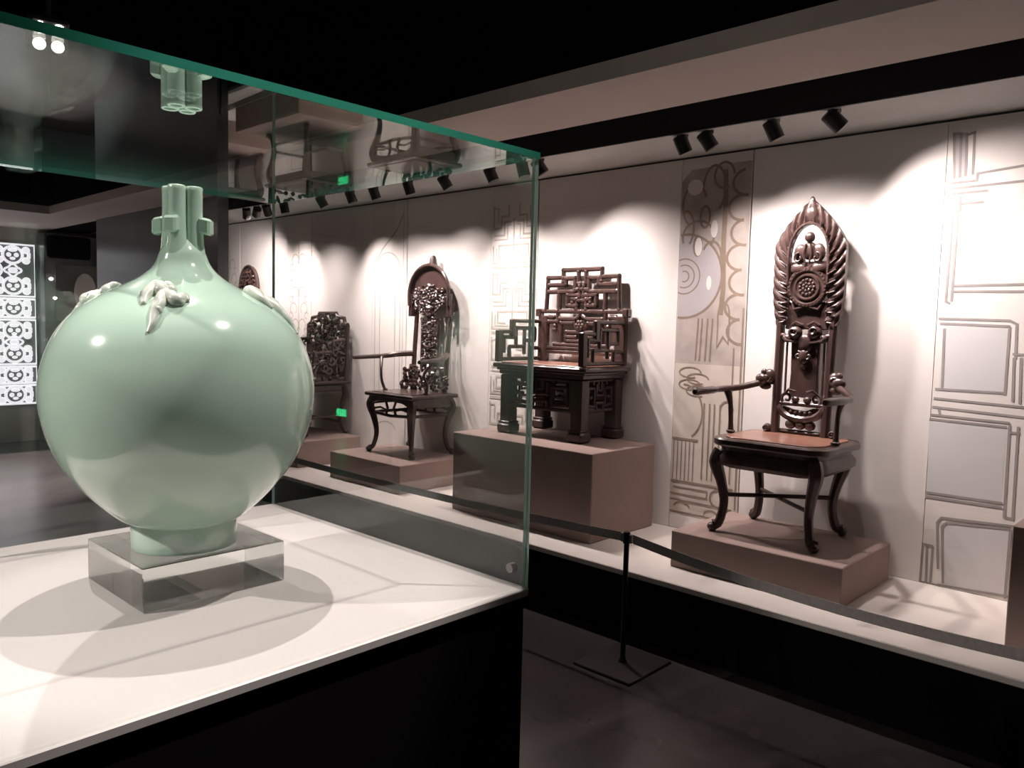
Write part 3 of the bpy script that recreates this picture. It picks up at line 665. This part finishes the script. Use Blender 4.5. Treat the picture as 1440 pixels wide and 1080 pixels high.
def hood_chair():
    t = tag(empty('armchair', (-4.585, 3.765, .5255)), 'dark armchair with a domed hood and finial over a narrow sparkling carved splat', 'chair', 'chairs on the display platform')
    D = M['wood_dark']; Wd = M['wood']
    for sx in (-1, 1):
        for sy in (-1, 1): cabriole(sx * .225, sy * .175, .41, sx, sy, (.036, .032, .024, .019, .017, .020), .022).build('leg', D, t)
    MB().box(-.278, .278, -.225, .225, .425, .455, c=.008).build('seat', Wd, t); MB().box(-.235, .235, -.185, .185, .4552, .459, c=.002).build('seat_board', M['wood'], t)
    for sy in (-1, 1):
        MB().plate([(-.245, .425), (-.245, .345), (-.19, .345), (-.13, .385), (0, .395), (.13, .385), (.19, .345), (.245, .345), (.245, .425)][::1] if False else [(-.24, .36), (-.15, .39), (0, .40), (.15, .39), (.24, .36), (.24, .427), (-.24, .427)], sy * .195 - .01, sy * .195 + .01, .003).build('apron', D, t)
        br = MB(); br.tube([(-.21, sy * .18, .30), (0, sy * .19, .29), (.21, sy * .18, .30)], .012, seg=8)
        for sx in (-1, 1): br.tube([(sx * .06, sy * .185, .295), (sx * .035, sy * .19, .345), (sx * .06, sy * .19, .40)], .010, seg=6); br.tube([(sx * .21, sy * .185, .33), (sx * .12, sy * .19, .345), (sx * .05, sy * .19, .33)], .008, seg=6)
        br.build('brace', D, t)
    for sx in (-1, 1):
        MB().box(sx * .25 - .01, sx * .25 + .01, -.18, .18, .36, .427, c=.003).build('apron', D, t); MB().tube([(sx * .22, -.17, .30), (sx * .225, .17, .30)], .012, seg=8).build('brace', D, t)
        stube(MB(), [(sx * .185, .165, .455), (sx * .19, .185, .75), (sx * .195, .205, 1.0), (sx * .20, .215, 1.15)], [.020, .019, .018, .018], seg=8, sq=.5).build('back_stile', D, t)
    # hood: half dome opening forward, with valance and finial
    hd = MB(); b = 0; nA, nR = 20, 7
    for j in range(nR):
        ph = (PI / 2) * j / (nR - 1); y = .238 - .085 * math.sin(ph) * 1.0; sc_ = .35 + .65 * math.cos((PI / 2 - ph) * .9) if False else .55 + .45 * math.sin(ph)
        for i in range(nA + 1):
            a = PI * i / nA; hd.v.append((.225 * sc_ * math.cos(a), y, 1.19 + .215 * sc_ * math.sin(a)))
    for j in range(nR - 1):
        for i in range(nA): hd.face((j*(nA+1) + i, j*(nA+1) + i + 1, (j+1)*(nA+1) + i + 1, (j+1)*(nA+1) + i))
    hd.face([i for i in range(nA + 1)])
    hood = hd.build('hood', M['carve_dark'], t)
    MB().tube([(q[0], .153, q[1]) for q in [(-.222, 1.10), (-.225, 1.15)] + arc(0, 1.19, .225, 180, 0, 18, .215) + [(.225, 1.15), (.222, 1.10)]], .015, seg=8).build('hood_rim', M['carve_dark'], hood)
    MB().lathe([(.03, 1.39), (.036, 1.405), (.028, 1.43), (.026, 1.455), (.016, 1.475), (.004, 1.48)], (0, .195, 0), 14).build('finial', D, hood)
    MB().plate([(.195, 1.19)] + arc(0, 1.20, .195, 0, 180, 14, .185) + [(-.195, 1.19)], .172, .186, .004).build('hood_panel', M['wood_dark'], hood)
    for sx in (-1, 1): MB().plate([(sx * .215 - .022, 1.02), (sx * .215 + .022, 1.02), (sx * .215 + .018, 1.19), (sx * .215 - .018, 1.19)], .155, .185, .004).build('hood_ear', M['carve_dark'], hood)
    vl = MB(); scrollwork(vl, lambda x, z: 1.03 + max(0, abs(x) - .06) * .7 < z < 1.26 - (x / .2) ** 2 * .07, (-.18, .18, 1.02, 1.25), .168, .032, .009, 3); vl.build('valance', M['carve_dark'], hood)
    pend = MB(); pend.lathe([(.006, .985), (.022, 1.0), (.034, 1.03), (.026, 1.055), (.036, 1.085), (.014, 1.12)], (0, .176, 0), 14); pend.build('pendant', M['carve_dark'], t)
    sp = MB().tube([(0, .185, .60), (0, .185, 1.0)], .007, seg=6).tube([(-.085, .185, .80), (.085, .185, .80)], .006, seg=6)
    spl = sp.build('splat', D, t)
    sc2 = MB(); scrollwork(sc2, lambda x, z: abs(x) < .085, (-.07, .07, .62, 1.0), .178, .027, .0085, 7, 1.0, .02); sc2.build('splat_carving', M['carve_dark'], spl)
    MB().tube([(-.095, .175, .62), (-.095, .178, 1.0), (.095, .178, 1.0), (.095, .175, .62)], .010, seg=6, sq=.5).build('splat_frame', D, spl)
    ft = MB(); scrollwork(ft, lambda x, z: (abs(x) - .14) ** 2 / .13 ** 2 + (z - .50) ** 2 / .15 ** 2 < 1 and z > .47, (-.26, .26, .47, .66), .15, .026, .010, 11, 1.0, .05); ft.build('foliage_carving', M['carve_dark'], t)
    arm_pair(t, D, (.195, .175, .735), (.33, .0, .712), (.385, -.25, .700), (.235, -.06, .455), .018)
    return t
hood_chair()

# ------------------------------------------------------------------ stepped-crest carved armchair
def crest_chair():
    t = tag(empty('armchair', (-5.965, 3.745, .5355)), 'dark armchair with a broad pierced scroll back and stepped crest', 'chair', 'chairs on the display platform')
    D = M['wood_dark']
    for sx in (-1, 1):
        for sy in (-1, 1): cabriole(sx * .27, sy * .185, .40, sx, sy, (.034, .030, .024, .020, .018, .020), .018).build('leg', D, t)
        MB().tube([(sx * .262, -.18, .15), (sx * .262, .18, .15)], .012, seg=8, sq=.5).build('stretcher', D, t)
        MB().tube([(-.262, sx * .18, .10), (.262, sx * .18, .10)], .012, seg=8, sq=.5).build('stretcher', D, t)
    MB().box(-.315, .315, -.235, .235, .425, .455, c=.010).build('seat', D, t); MB().box(-.285, .285, -.205, .205, .365, .426, c=.010).build('apron', D, t)
    fr = MB(); yb = .195
    for sx in (-1, 1): fr.tube([(sx * .285, yb, .455), (sx * .29, yb + .005, .80), (sx * .295, yb + .01, .93)], .022, seg=8, sq=.6)
    fr.tube([(sx_ * x, yb + .012, z) for sx_, x, z in ((-1, .295, .93), (-1, .255, .945), (-1, .245, .985), (-1, .15, .998), (-1, .13, 1.025), (1, .13, 1.025), (1, .15, .998), (1, .245, .985), (1, .255, .945), (1, .295, .93))], .017, seg=8, sq=.4)
    fr.tube([(-.28, yb, .50), (.28, yb, .50)], .014, seg=8, sq=.5); fr.build('back_frame', D, t)
    sc = MB(); scrollwork(sc, lambda x, z: abs(x) < .275 and z < 1.01 - max(0, abs(x) - .13) * .5, (-.26, .26, .52, 1.0), yb, .046, .012, 21, 1.0, .02); sc.build('back_carving', M['carve_dark'], t)
    for sx in (-1, 1):
        a = MB(); x = sx * .295
        a.tube([(x, yb - .02, .80), (x, .06, .79), (x, .05, .70), (x, -.12, .69), (x, -.13, .60), (x, -.19, .585)], .016, seg=8, sq=.5); a.tube([(x, -.18, .455), (x, -.185, .59)], .018, seg=8, sq=.6)
        a.build('arm', D, t)
        c = MB(); b0 = MB(); scrollwork(b0, lambda y, z: z < .79 - max(0, -y + .05) * .9 and z > .47, (-.15, .16, .48, .77), 0, .06, .012, 31, 1.0, .01)
        c.v = [(x + p_[1], p_[0], p_[2]) for p_ in b0.v]; c.f = b0.f; c.mi = b0.mi; c.build('arm_carving', M['carve_dark'], t)
    return t
crest_chair()

# ------------------------------------------------------------------ round-topped carved chair (mostly behind the vase)
def round_chair():
    t = tag(empty('armchair', (-7.31, 3.745, .5305)), 'high chair with a round-topped carved back, last before the dark end wall', 'chair', 'chairs on the display platform')
    D = M['wood_dark']
    for sx in (-1, 1):
        for sy in (-1, 1): cabriole(sx * .21, sy * .17, .40, sx, sy).build('leg', D, t)
    MB().box(-.26, .26, -.22, .22, .42, .455, c=.01).build('seat', D, t); MB().box(-.235, .235, -.195, .195, .36, .421, c=.01).build('apron', D, t)
    ol = [(-.12, .455), (.12, .455)] + [(.165, 1.25)] + arc(0, 1.28, .168, 0, 180, 16, .205) + [(-.165, 1.25)]
    MB().plate(ol, .18, .205, .006).build('back_panel', D, t)
    c = MB(); scrollwork(c, lambda x, z: (x / .15) ** 2 + max(0, (z - 1.28) / .18) ** 2 < 1, (-.14, .14, .6, 1.46), .178, .04, .010, 41, .95, .008); c.build('back_carving', M['carve'], t)
    MB().tube([(q[0], .175, q[1]) for q in ol[2:]], .012, seg=8).build('back_rim', D, t)
    arm_pair(t, D, (.15, .18, .72), (.30, .0, .70), (.33, -.2, .69), (.215, -.05, .455))
round_chair()

# ------------------------------------------------------------------ display spotlights under the pale soffit
SP = [  # x, aim (x, y, z), power factor, cone
    (-6.60, (-7.30, 3.98, 1.35), 1.0, 70, 'black spotlight farthest along the soffit, by the dark end wall'),
    (-6.42, (-7.85, 4.02, 1.50), 1.2, 55, 'black spotlight second from the dark end wall'),
    (-6.25, (-6.55, 4.02, 1.62), 1.5, 52, 'black spotlight third from the dark end wall'),
    (-5.97, (-5.97, 3.85, 1.10), 1.0, 75, 'black spotlight right above the stepped-crest armchair'),
    (-5.42, (-5.22, 4.02, 1.55), 1.5, 52, 'black spotlight above the wall strip with tall arch lines'),
    (-5.03, (-4.70, 3.90, 1.20), 0.9, 70, 'black spotlight between the arch-line strip and the hooded chair'),
    (-4.74, (-4.50, 3.90, 1.30), 1.2, 65, 'black spotlight above the hooded chair, on its crest-chair side'),
    (-4.35, (-4.20, 4.00, 1.10), 0.9, 70, 'black spotlight above the hooded chair, on its throne side'),
    (-3.98, (-3.68, 4.02, 1.60), 1.5, 52, 'black spotlight above the wall strip printed with fretwork'),
    (-3.55, (-3.15, 3.85, 1.35), 1.2, 70, 'black spotlight above the throne, on its fretwork-strip side'),
    (-3.28, (-2.95, 3.70, 1.00), 1.2, 75, 'black spotlight above the throne seat, nearest its middle'),
    (-3.15, (-2.68, 4.02, 1.45), 1.5, 60, 'black spotlight above the throne, on its medallion-strip side'),
    (-2.19, (-1.90, 4.00, 1.30), 1.3, 65, 'black spotlight above the medallion strip, on its throne side'),
    (-2.05, (-1.58, 3.90, 1.55), 1.6, 65, 'black spotlight above the joint between medallion strip and halo chair'),
    (-1.71, (-1.25, 4.00, 1.15), 1.3, 65, 'black spotlight right above the halo chair'),
    (-1.43, (-0.88, 4.02, 1.75), 2.0, 62, 'black spotlight between the halo chair and the framed drawing'),
]
for (x, aim, pw, cone, lab) in SP:
    pos = Vector((x, 3.525, 2.425)); d = (Vector(aim) - pos).normalized()
    t = tag(empty('spotlight', pos), lab, 'spotlight', 'spotlights under the soffit')
    mb = MB(); L, R_ = .095, .036
    mb.tube([tuple(-d * .045), tuple(-d * .040), tuple(d * .046), tuple(d * .0461), tuple(d * .020)], [.028, R_, R_, .031, .029], seg=16); mb.build('barrel', M['metal_black'], t)
    MB().box(-.022, .022, -.022, .022, .030, .0505, c=.003).tube([(0, 0, .0), (0, 0, .035)], .008, seg=8).build('mount', M['metal_black'], t)
    MB().tube([tuple(d * .0203), tuple(d * .0215)], .024, seg=14).build('lens', M['lens'], t)
    light('spot_beam', pos + d * .0501, aim, P_WALL * pw * (1.35 if x < -3.7 else 1.0), cone * 1.5, 1.0, WARM, 0.025)

# ------------------------------------------------------------------ vase stand, glass case, block, vase
TX0, TX1, TY0, TY1, TZ = -1.925, -0.985, 0.16, 1.105, 1.0
ts = tag(empty('display_pedestal', ((TX0 + TX1) / 2, (TY0 + TY1) / 2, 0)), 'black square pedestal with a white top board under the glass case', 'pedestal')
at_parent(box_obj('body', (TX0 + .006, TX1 - .006, TY0 + .006, TY1 - .006, 0, .984), M['black'], c=.003), ts)
at_parent(box_obj('top_board', (TX0, TX1, TY0, TY1, .9845, TZ), M['table'], c=.002), ts)
GT = 1.815; th = .008
gc = tag(empty('glass_case', ((TX0 + TX1) / 2, (TY0 + TY1) / 2, TZ)), 'clear glass case with green edges over the celadon vase', 'glass case')
def pane(name, b):
    mb = MB().box(*b); ext = [b[1] - b[0], b[3] - b[2], b[5] - b[4]]; ax = ext.index(min(ext))
    fa = [2, 2, 1, 0, 1, 0]                      # axis of each face as listed in MB.box
    top = name == 'top_pane'
    mb.mi = [0 if fa[i] == ax or (fa[i] == 2 and not top) else 1 for i in range(6)]
    return at_parent(mb.build(name, [M['glass_top' if top else 'glass'], M['glass_edge' if top else 'glass_upright']], smooth=False), gc)
g = .0005; zt0 = GT - .012
pane('glass_pane', (TX1 - th - .002, TX1 - .002, TY0 + .002, TY1 - .002, TZ + g, zt0 - g))
pane('glass_pane', (TX0 + .002, TX0 + .002 + th, TY0 + .002, TY1 - .002, TZ + g, zt0 - g))
pane('glass_pane', (TX0 + .002 + th + g, TX1 - th - .002 - g, TY1 - th - .002, TY1 - .002, TZ + g, zt0 - g))
pane('glass_pane', (TX0 + .002 + th + g, TX1 - th - .002 - g, TY0 + .002, TY0 + th + .002, TZ + g, zt0 - g))
pane('top_pane', (TX0, TX1, TY0, TY1, zt0, GT))
at_parent(MB().lathe([(.0, -.006), (.009, -.006), (.009, .008), (.0, .008)], (TX1 - .045, TY1 - .002, TZ + .03), 16, 'y').build('glass_fitting', M['steel']), gc)

bk = MB().box(-.1275, .1275, -.1325, .1325, 0, .077, c=.0015).build('acrylic_block', M['acrylic'], smooth=False)
bk.location = (-1.4625, .6575, TZ + .0006); tag(bk, 'clear square acrylic block under the vase foot', 'block')

VC = (-1.442, .645, TZ + .0784)
vz = tag(empty('vase', VC), 'round celadon green vase with a clustered four-tube neck', 'vase')
PR = [(.084, .0), (.091, .001), (.0925, .006), (.0925, .044), (.094, .048), (.112, .058), (.142, .085), (.172, .118), (.199, .157), (.219, .200), (.231, .245), (.2345, .280), (.232, .315), (.2235, .350), (.2085, .386), (.186, .418), (.157, .444),
      (.128, .462), (.100, .476), (.075, .490), (.057, .505), (.046, .520), (.040, .536), (.033, .548), (.023, .560), (.012, .571), (.006, .580)]
def prof_smooth(pr, n=4):
    q = smooth_path([(a, 0, b) for a, b in pr], n); return [(max(.0005, v.x), v.z) for v in q]
MB().lathe([(.0005, 0.0)] + prof_smooth(PR, 3) + [(.0005, .581)], seg=96).build('body', M['celadon'], vz, angle=60)
for k, ang in enumerate((-49, 41, 131, 221)):
    a = math.radians(ang); ox, oy = math.cos(a), math.sin(a); R0 = .0215; mb = MB()
    zs = [(.0235, .505, .021), (.0195, .530, .022), (.0165, .555, .0218), (.0152, .585, R0), (.0148, .62, R0), (.0150, .648, R0), (.0155, .654, R0), (.0135, .656, R0), (.0095, .655, R0), (.009, .64, R0), (.0088, .60, R0)]
    b = len(mb.v); sg = 20
    for r_, z, off in zs:
        for j in range(sg):
            q = 2 * PI * j / sg; mb.v.append((ox * off + r_ * math.cos(q), oy * off + r_ * math.sin(q), z))
    for i in range(len(zs) - 1):
        for j in range(sg): mb.face((i*sg + j, i*sg + (j+1) % sg, (i+1)*sg + (j+1) % sg, (i+1)*sg + j))
    mb.face([sg - 1 - j for j in range(sg)]); mb.face([(len(zs)-1)*sg + j for j in range(sg)])
    tb = mb.build('neck_tube', M['celadon'], vz, angle=60)
    lg = MB(); l0 = MB().box(.010, .0325, -.0115, .0115, -.015, .015, c=.004)
    lg.v = [(ox * (R0 + p_[0]) - oy * p_[1], oy * (R0 + p_[0]) + ox * p_[1], .588 + p_[2] - (p_[0] - .01) * .2) for p_ in l0.v]; lg.f = l0.f; lg.mi = l0.mi
    lg.build('lug', M['celadon'], tb)
def surf(theta, z, lift=0.0):
    for i in range(len(PR) - 1):
        if PR[i][1] <= z <= PR[i+1][1]:
            t_ = (z - PR[i][1]) / max(1e-6, PR[i+1][1] - PR[i][1]); r_ = PR[i][0] + (PR[i+1][0] - PR[i][0]) * t_
            return Vector(((r_ + lift) * math.cos(theta), (r_ + lift) * math.sin(theta), z + lift * .5))
    return Vector((0, 0, z))
for k, ang in enumerate((-36, 54, 144, 234)):
    a0 = math.radians(ang); mb = MB()
    P3 = lambda da, z, l=.002: tuple(surf(a0 + da, z, l))
    stube(mb, [P3(.03, .458), P3(-.04, .462, .003), P3(-.13, .468, .004), P3(-.20, .455, .003), P3(-.17, .440, .001)], [.008, .013, .013, .010, .004], n=5, seg=12)
    stube(mb, [P3(-.02, .460), P3(.08, .452, .003), P3(.15, .446, .004), P3(.22, .452, .003), P3(.25, .446, .001)], [.008, .012, .012, .009, .004], n=5, seg=12)
    stube(mb, [P3(-.01, .462), P3(-.015, .442, .003), P3(-.035, .424, .002), P3(-.03, .408, .001), P3(-.055, .394, .0)], [.009, .011, .008, .006, .003], n=5, seg=12)
    for da, z, r_ in ((-.1, .468, .010), (.07, .464, .009), (.18, .444, .008), (-.19, .455, .008), (-.02, .43, .009), (.0, .470, .010)): mb.ball(P3(da, z, .003), r_, 12, 8)
    mb.build('relief_ornament', M['celadon_relief'], vz, angle=85)

# lamps over the vase: square housings with four lenses
def quad_lamp(loc, aim, power, cone, label, radius, off='_offscreen'):
    t = tag(empty('ceiling_lamp' + off, loc), label, 'ceiling lamp', 'four-lens lamps under the black ceiling')
    pos = Vector(loc); d = (Vector(aim) - pos).normalized(); q = d.to_track_quat('-Z', 'Y'); m = q.to_matrix()
    def tr(mb):
        mb.v = [tuple(m @ Vector(v)) for v in mb.v]; return mb
    tr(MB().box(-.06, .06, -.06, .06, -.0, .07, c=.008)).build('housing', M['metal_black'], t)
    MB().tube([(0, 0, .05), (0, 0, 4.599 - loc[2])], .008, seg=8).build('stem', M['metal_black'], t)
    for sx in (-1, 1):
        for sy in (-1, 1): tr(MB().tube([(sx * .028, sy * .028, .002), (sx * .028, sy * .028, -.004)], .02, seg=14)).build('lens', M['lens'], t)
    light('lamp_beam' + off, pos + d * .03, aim, power, cone, 0.35, (1.0, 0.90, 0.86), radius)
quad_lamp((-2.26, 1.13, 4.25), (-1.42, .62, 1.2), P_VASE_A, 30, 'four-lens lamp high above the far corner of the glass case', .015)
quad_lamp((-2.45, -2.0, 3.4), (-1.44, .645, 1.30), P_VASE_B, 22, 'four-lens lamp on the near-wall side of the glass case', .02)
quad_lamp((-3.11, .93, 2.45), (-1.46, .65, 1.35), 60.0, 30, 'four-lens lamp beyond the glass case towards the lattice end', .015, '')

quad_lamp((-0.45, 1.60, 4.2), (-1.44, .645, 1.30), 760.0, 24, 'four-lens lamp high on the platform side of the glass case', .015)
quad_lamp((-8.0, .9, 4.3), (-8.6, 1.0, 0), 3600.0, 58, 'four-lens lamp over the aisle near the white openwork screen', .03)


# ------------------------------------------------------------------ belt barrier
def stanchion(x, label):
    t = tag(empty('stanchion', (x, 2.865, 0)), label, 'stanchion', 'low belt posts before the platform')
    MB().box(-.152, .152, -.165, .165, 0, .010, c=.003).build('base_plate', M['post'], t)
    MB().lathe([(.02, .0102), (.016, .02), (.012, .03), (.012, .545), (.017, .55), (.017, .592), (.012, .60)], seg=14).build('post', M['post'], t)
    for sx in (-1, 1): MB().box(sx * .022 - .008, sx * .022 + .008, -.008, .008, .552, .592, c=.003).build('belt_clip', M['steel'], t)
for x, lab in ((-1.985, 'dark low belt post standing before the gap between throne and halo chair'), (-5.75, 'dark low belt post before the stepped-crest armchair'), (.30, 'dark low belt post before the plinth at the end')): stanchion(x, lab)
for xa, xb, sag, lab in ((-1.952, .268, .075, 'grey belt stretched before the halo chair plinth'), (-5.718, -2.018, .03, 'grey belt stretched before the throne and the hooded chair')):
    mb = MB(); n = 24
    for i in range(n + 1):
        u = i / n; x = xa + (xb - xa) * u; z = .573 - sag * 4 * u * (1 - u)
        for yy, zz in ((2.8645, z - .020), (2.8645, z + .020), (2.8662, z + .020), (2.8662, z - .020)): mb.v.append((x, yy, zz))
    for i in range(n):
        for k in range(4): mb.face((i*4 + k, i*4 + (k+1) % 4, (i+1)*4 + (k+1) % 4, (i+1)*4 + k))
    mb.face((0, 1, 2, 3)); mb.face((n*4 + 3, n*4 + 2, n*4 + 1, n*4))
    tag(mb.build('barrier_belt', M['belt']), lab, 'belt')

# ------------------------------------------------------------------ far end of the hall
lx = X0 + .02; ly0, ly1, lz0, lz1 = 1.75, 2.93, .43, 2.30
lt = tag(empty('lattice_screen', (lx, (ly0 + ly1) / 2, lz0)), 'tall white openwork screen of rings and flowers on the end wall', 'screen')
at_parent(box_obj('back_board', (lx, lx + .03, ly0, ly1, lz0, lz1), M['lattice_back']), lt)
tiers = [(.45, .66, 1), (.69, .88, 2), (.91, 1.42, 0), (1.45, 1.66, 2), (1.69, 2.28, 0)]
def tp(y, z, d=.045): return (lx + d, y, z)
for z0, z1, kd in tiers:
    mb = MB(); cw = .36; n = 3
    mb.tube([tp(ly0 + .01, z0), tp(ly1 - .01, z0), tp(ly1 - .01, z1), tp(ly0 + .01, z1)], .012, seg=6, closed=True, sq=.6)
    for k in range(n):
        yc = ly1 - .05 - cw * .5 - k * cw; h = z1 - z0; rows = (z0 + .12, z1 - .12) if kd == 0 else ((z0 + z1) / 2,)
        for zc in rows:
            mb.tube([tp(yc + .10 * math.cos(a), zc + .095 * math.sin(a)) for a in [2 * PI * i / 18 for i in range(18)]], .016, seg=6, closed=True)
            for sy in (-1, 1): mb.ball(tp(yc + sy * .038, zc), (.012, .026, .026), 8, 6)
            mb.ball(tp(yc, zc - .04), (.012, .03, .018), 8, 5); mb.ball(tp(yc, zc + .055), (.012, .05, .022), 8, 5)
            for sy in (-1, 1):
                for sz in (-1, 1): mb.ball(tp(yc + sy * .135, zc + sz * .06), (.014, .045, .042), 8, 6); mb.ball(tp(yc + sy * .165, zc + sz * .015), (.014, .022, .030), 7, 5)
        if kd == 0:
            zc = (z0 + z1) / 2
            mb.tube([tp(yc + .075 * math.cos(a) * (1 + .18 * math.cos(4 * a)), zc + .06 * math.sin(a) * (1 + .18 * math.cos(4 * a))) for a in [2 * PI * i / 24 for i in range(24)]], .012, seg=6, closed=True); mb.ball(tp(yc, zc), (.012, .05, .035), 8, 6)
            mb.tube([tp(yc - .18 + .07 * math.cos(a), zc + .08 * math.sin(a)) for a in [2 * PI * i / 16 for i in range(16)]], .014, seg=6, closed=True)
    at_parent(mb.build('lattice_tier', M['white']), lt)

cb = tag(empty('wall_cabinet', (X0, 3.2, 0)), 'dark cabinet with a grey niche beside the white openwork screen', 'cabinet')
cx0, cx1 = X0 + .005, X0 + .30
at_parent(box_obj('body', (cx0, cx1, 2.955, 3.58, 0, 2.42), M['cabinet'], c=.01), cb)
at_parent(box_obj('header', (cx1 + .0005, cx1 + .06, 2.98, 3.44, 2.14, 2.40), M['black'], c=.02), cb)
at_parent(box_obj('niche_panel', (cx1 + .0005, cx1 + .02, 3.06, 3.52, 1.42, 2.07), M['cabinet_panel'], c=.004), cb)
for (y, z) in ((3.02, 1.90), (3.06, 1.68), (3.10, 1.30)): at_parent(MB().ball((cx1 + .012, y, z), (.012, .022, .016), 10, 6).build('light', M['lens']), cb)  # glowing dots put in for ceiling lamps reflected in the dark panel
ov = MB().lathe([(.001, .0), (.10, .004), (.118, .016), (.122, .024), (.112, .024), (.08, .012), (.001, .010)], (0, 0, 0), 36, 'x')
ov.v = [(p_[0], p_[1], p_[2] * 1.85) for p_ in ov.v]
oo = ov.build('oval_plaque', M['porcelain']); oo.location = (cx1 + .024, 3.37, 1.755); tag(oo, 'white oval plaque hung on the grey niche panel', 'plaque')
pl = struct(MB().box(X0 + .002, X0 + .40, 3.585, 3.68, 0, 2.469).box(X0 + .40, X0 + .43, 3.50, 3.70, 2.12, 2.30, c=.005).build('trim_5', M['endwall'], smooth=False))

# ------------------------------------------------------------------ behind the viewer: unseen pale panel added for fill and vase reflections, evacuation sign
nw = struct(box_obj('fill_panel_near', (-7.5, 2.0, Y0 + .001, Y0 + .03, .5, 2.3), M['wall']))
es = tag(empty('evacuation_sign_offscreen', (-8.99, Y0, .20)), 'small green lit evacuation sign low on the near wall', 'sign')
at_parent(box_obj('frame', (-9.11, -8.87, Y0 + .0005, Y0 + .02, .20, .32), M['metal_black'], c=.004), es)
at_parent(box_obj('lit_face', (-9.10, -8.88, Y0 + .0203, Y0 + .024, .21, .31), M['sign']), es)
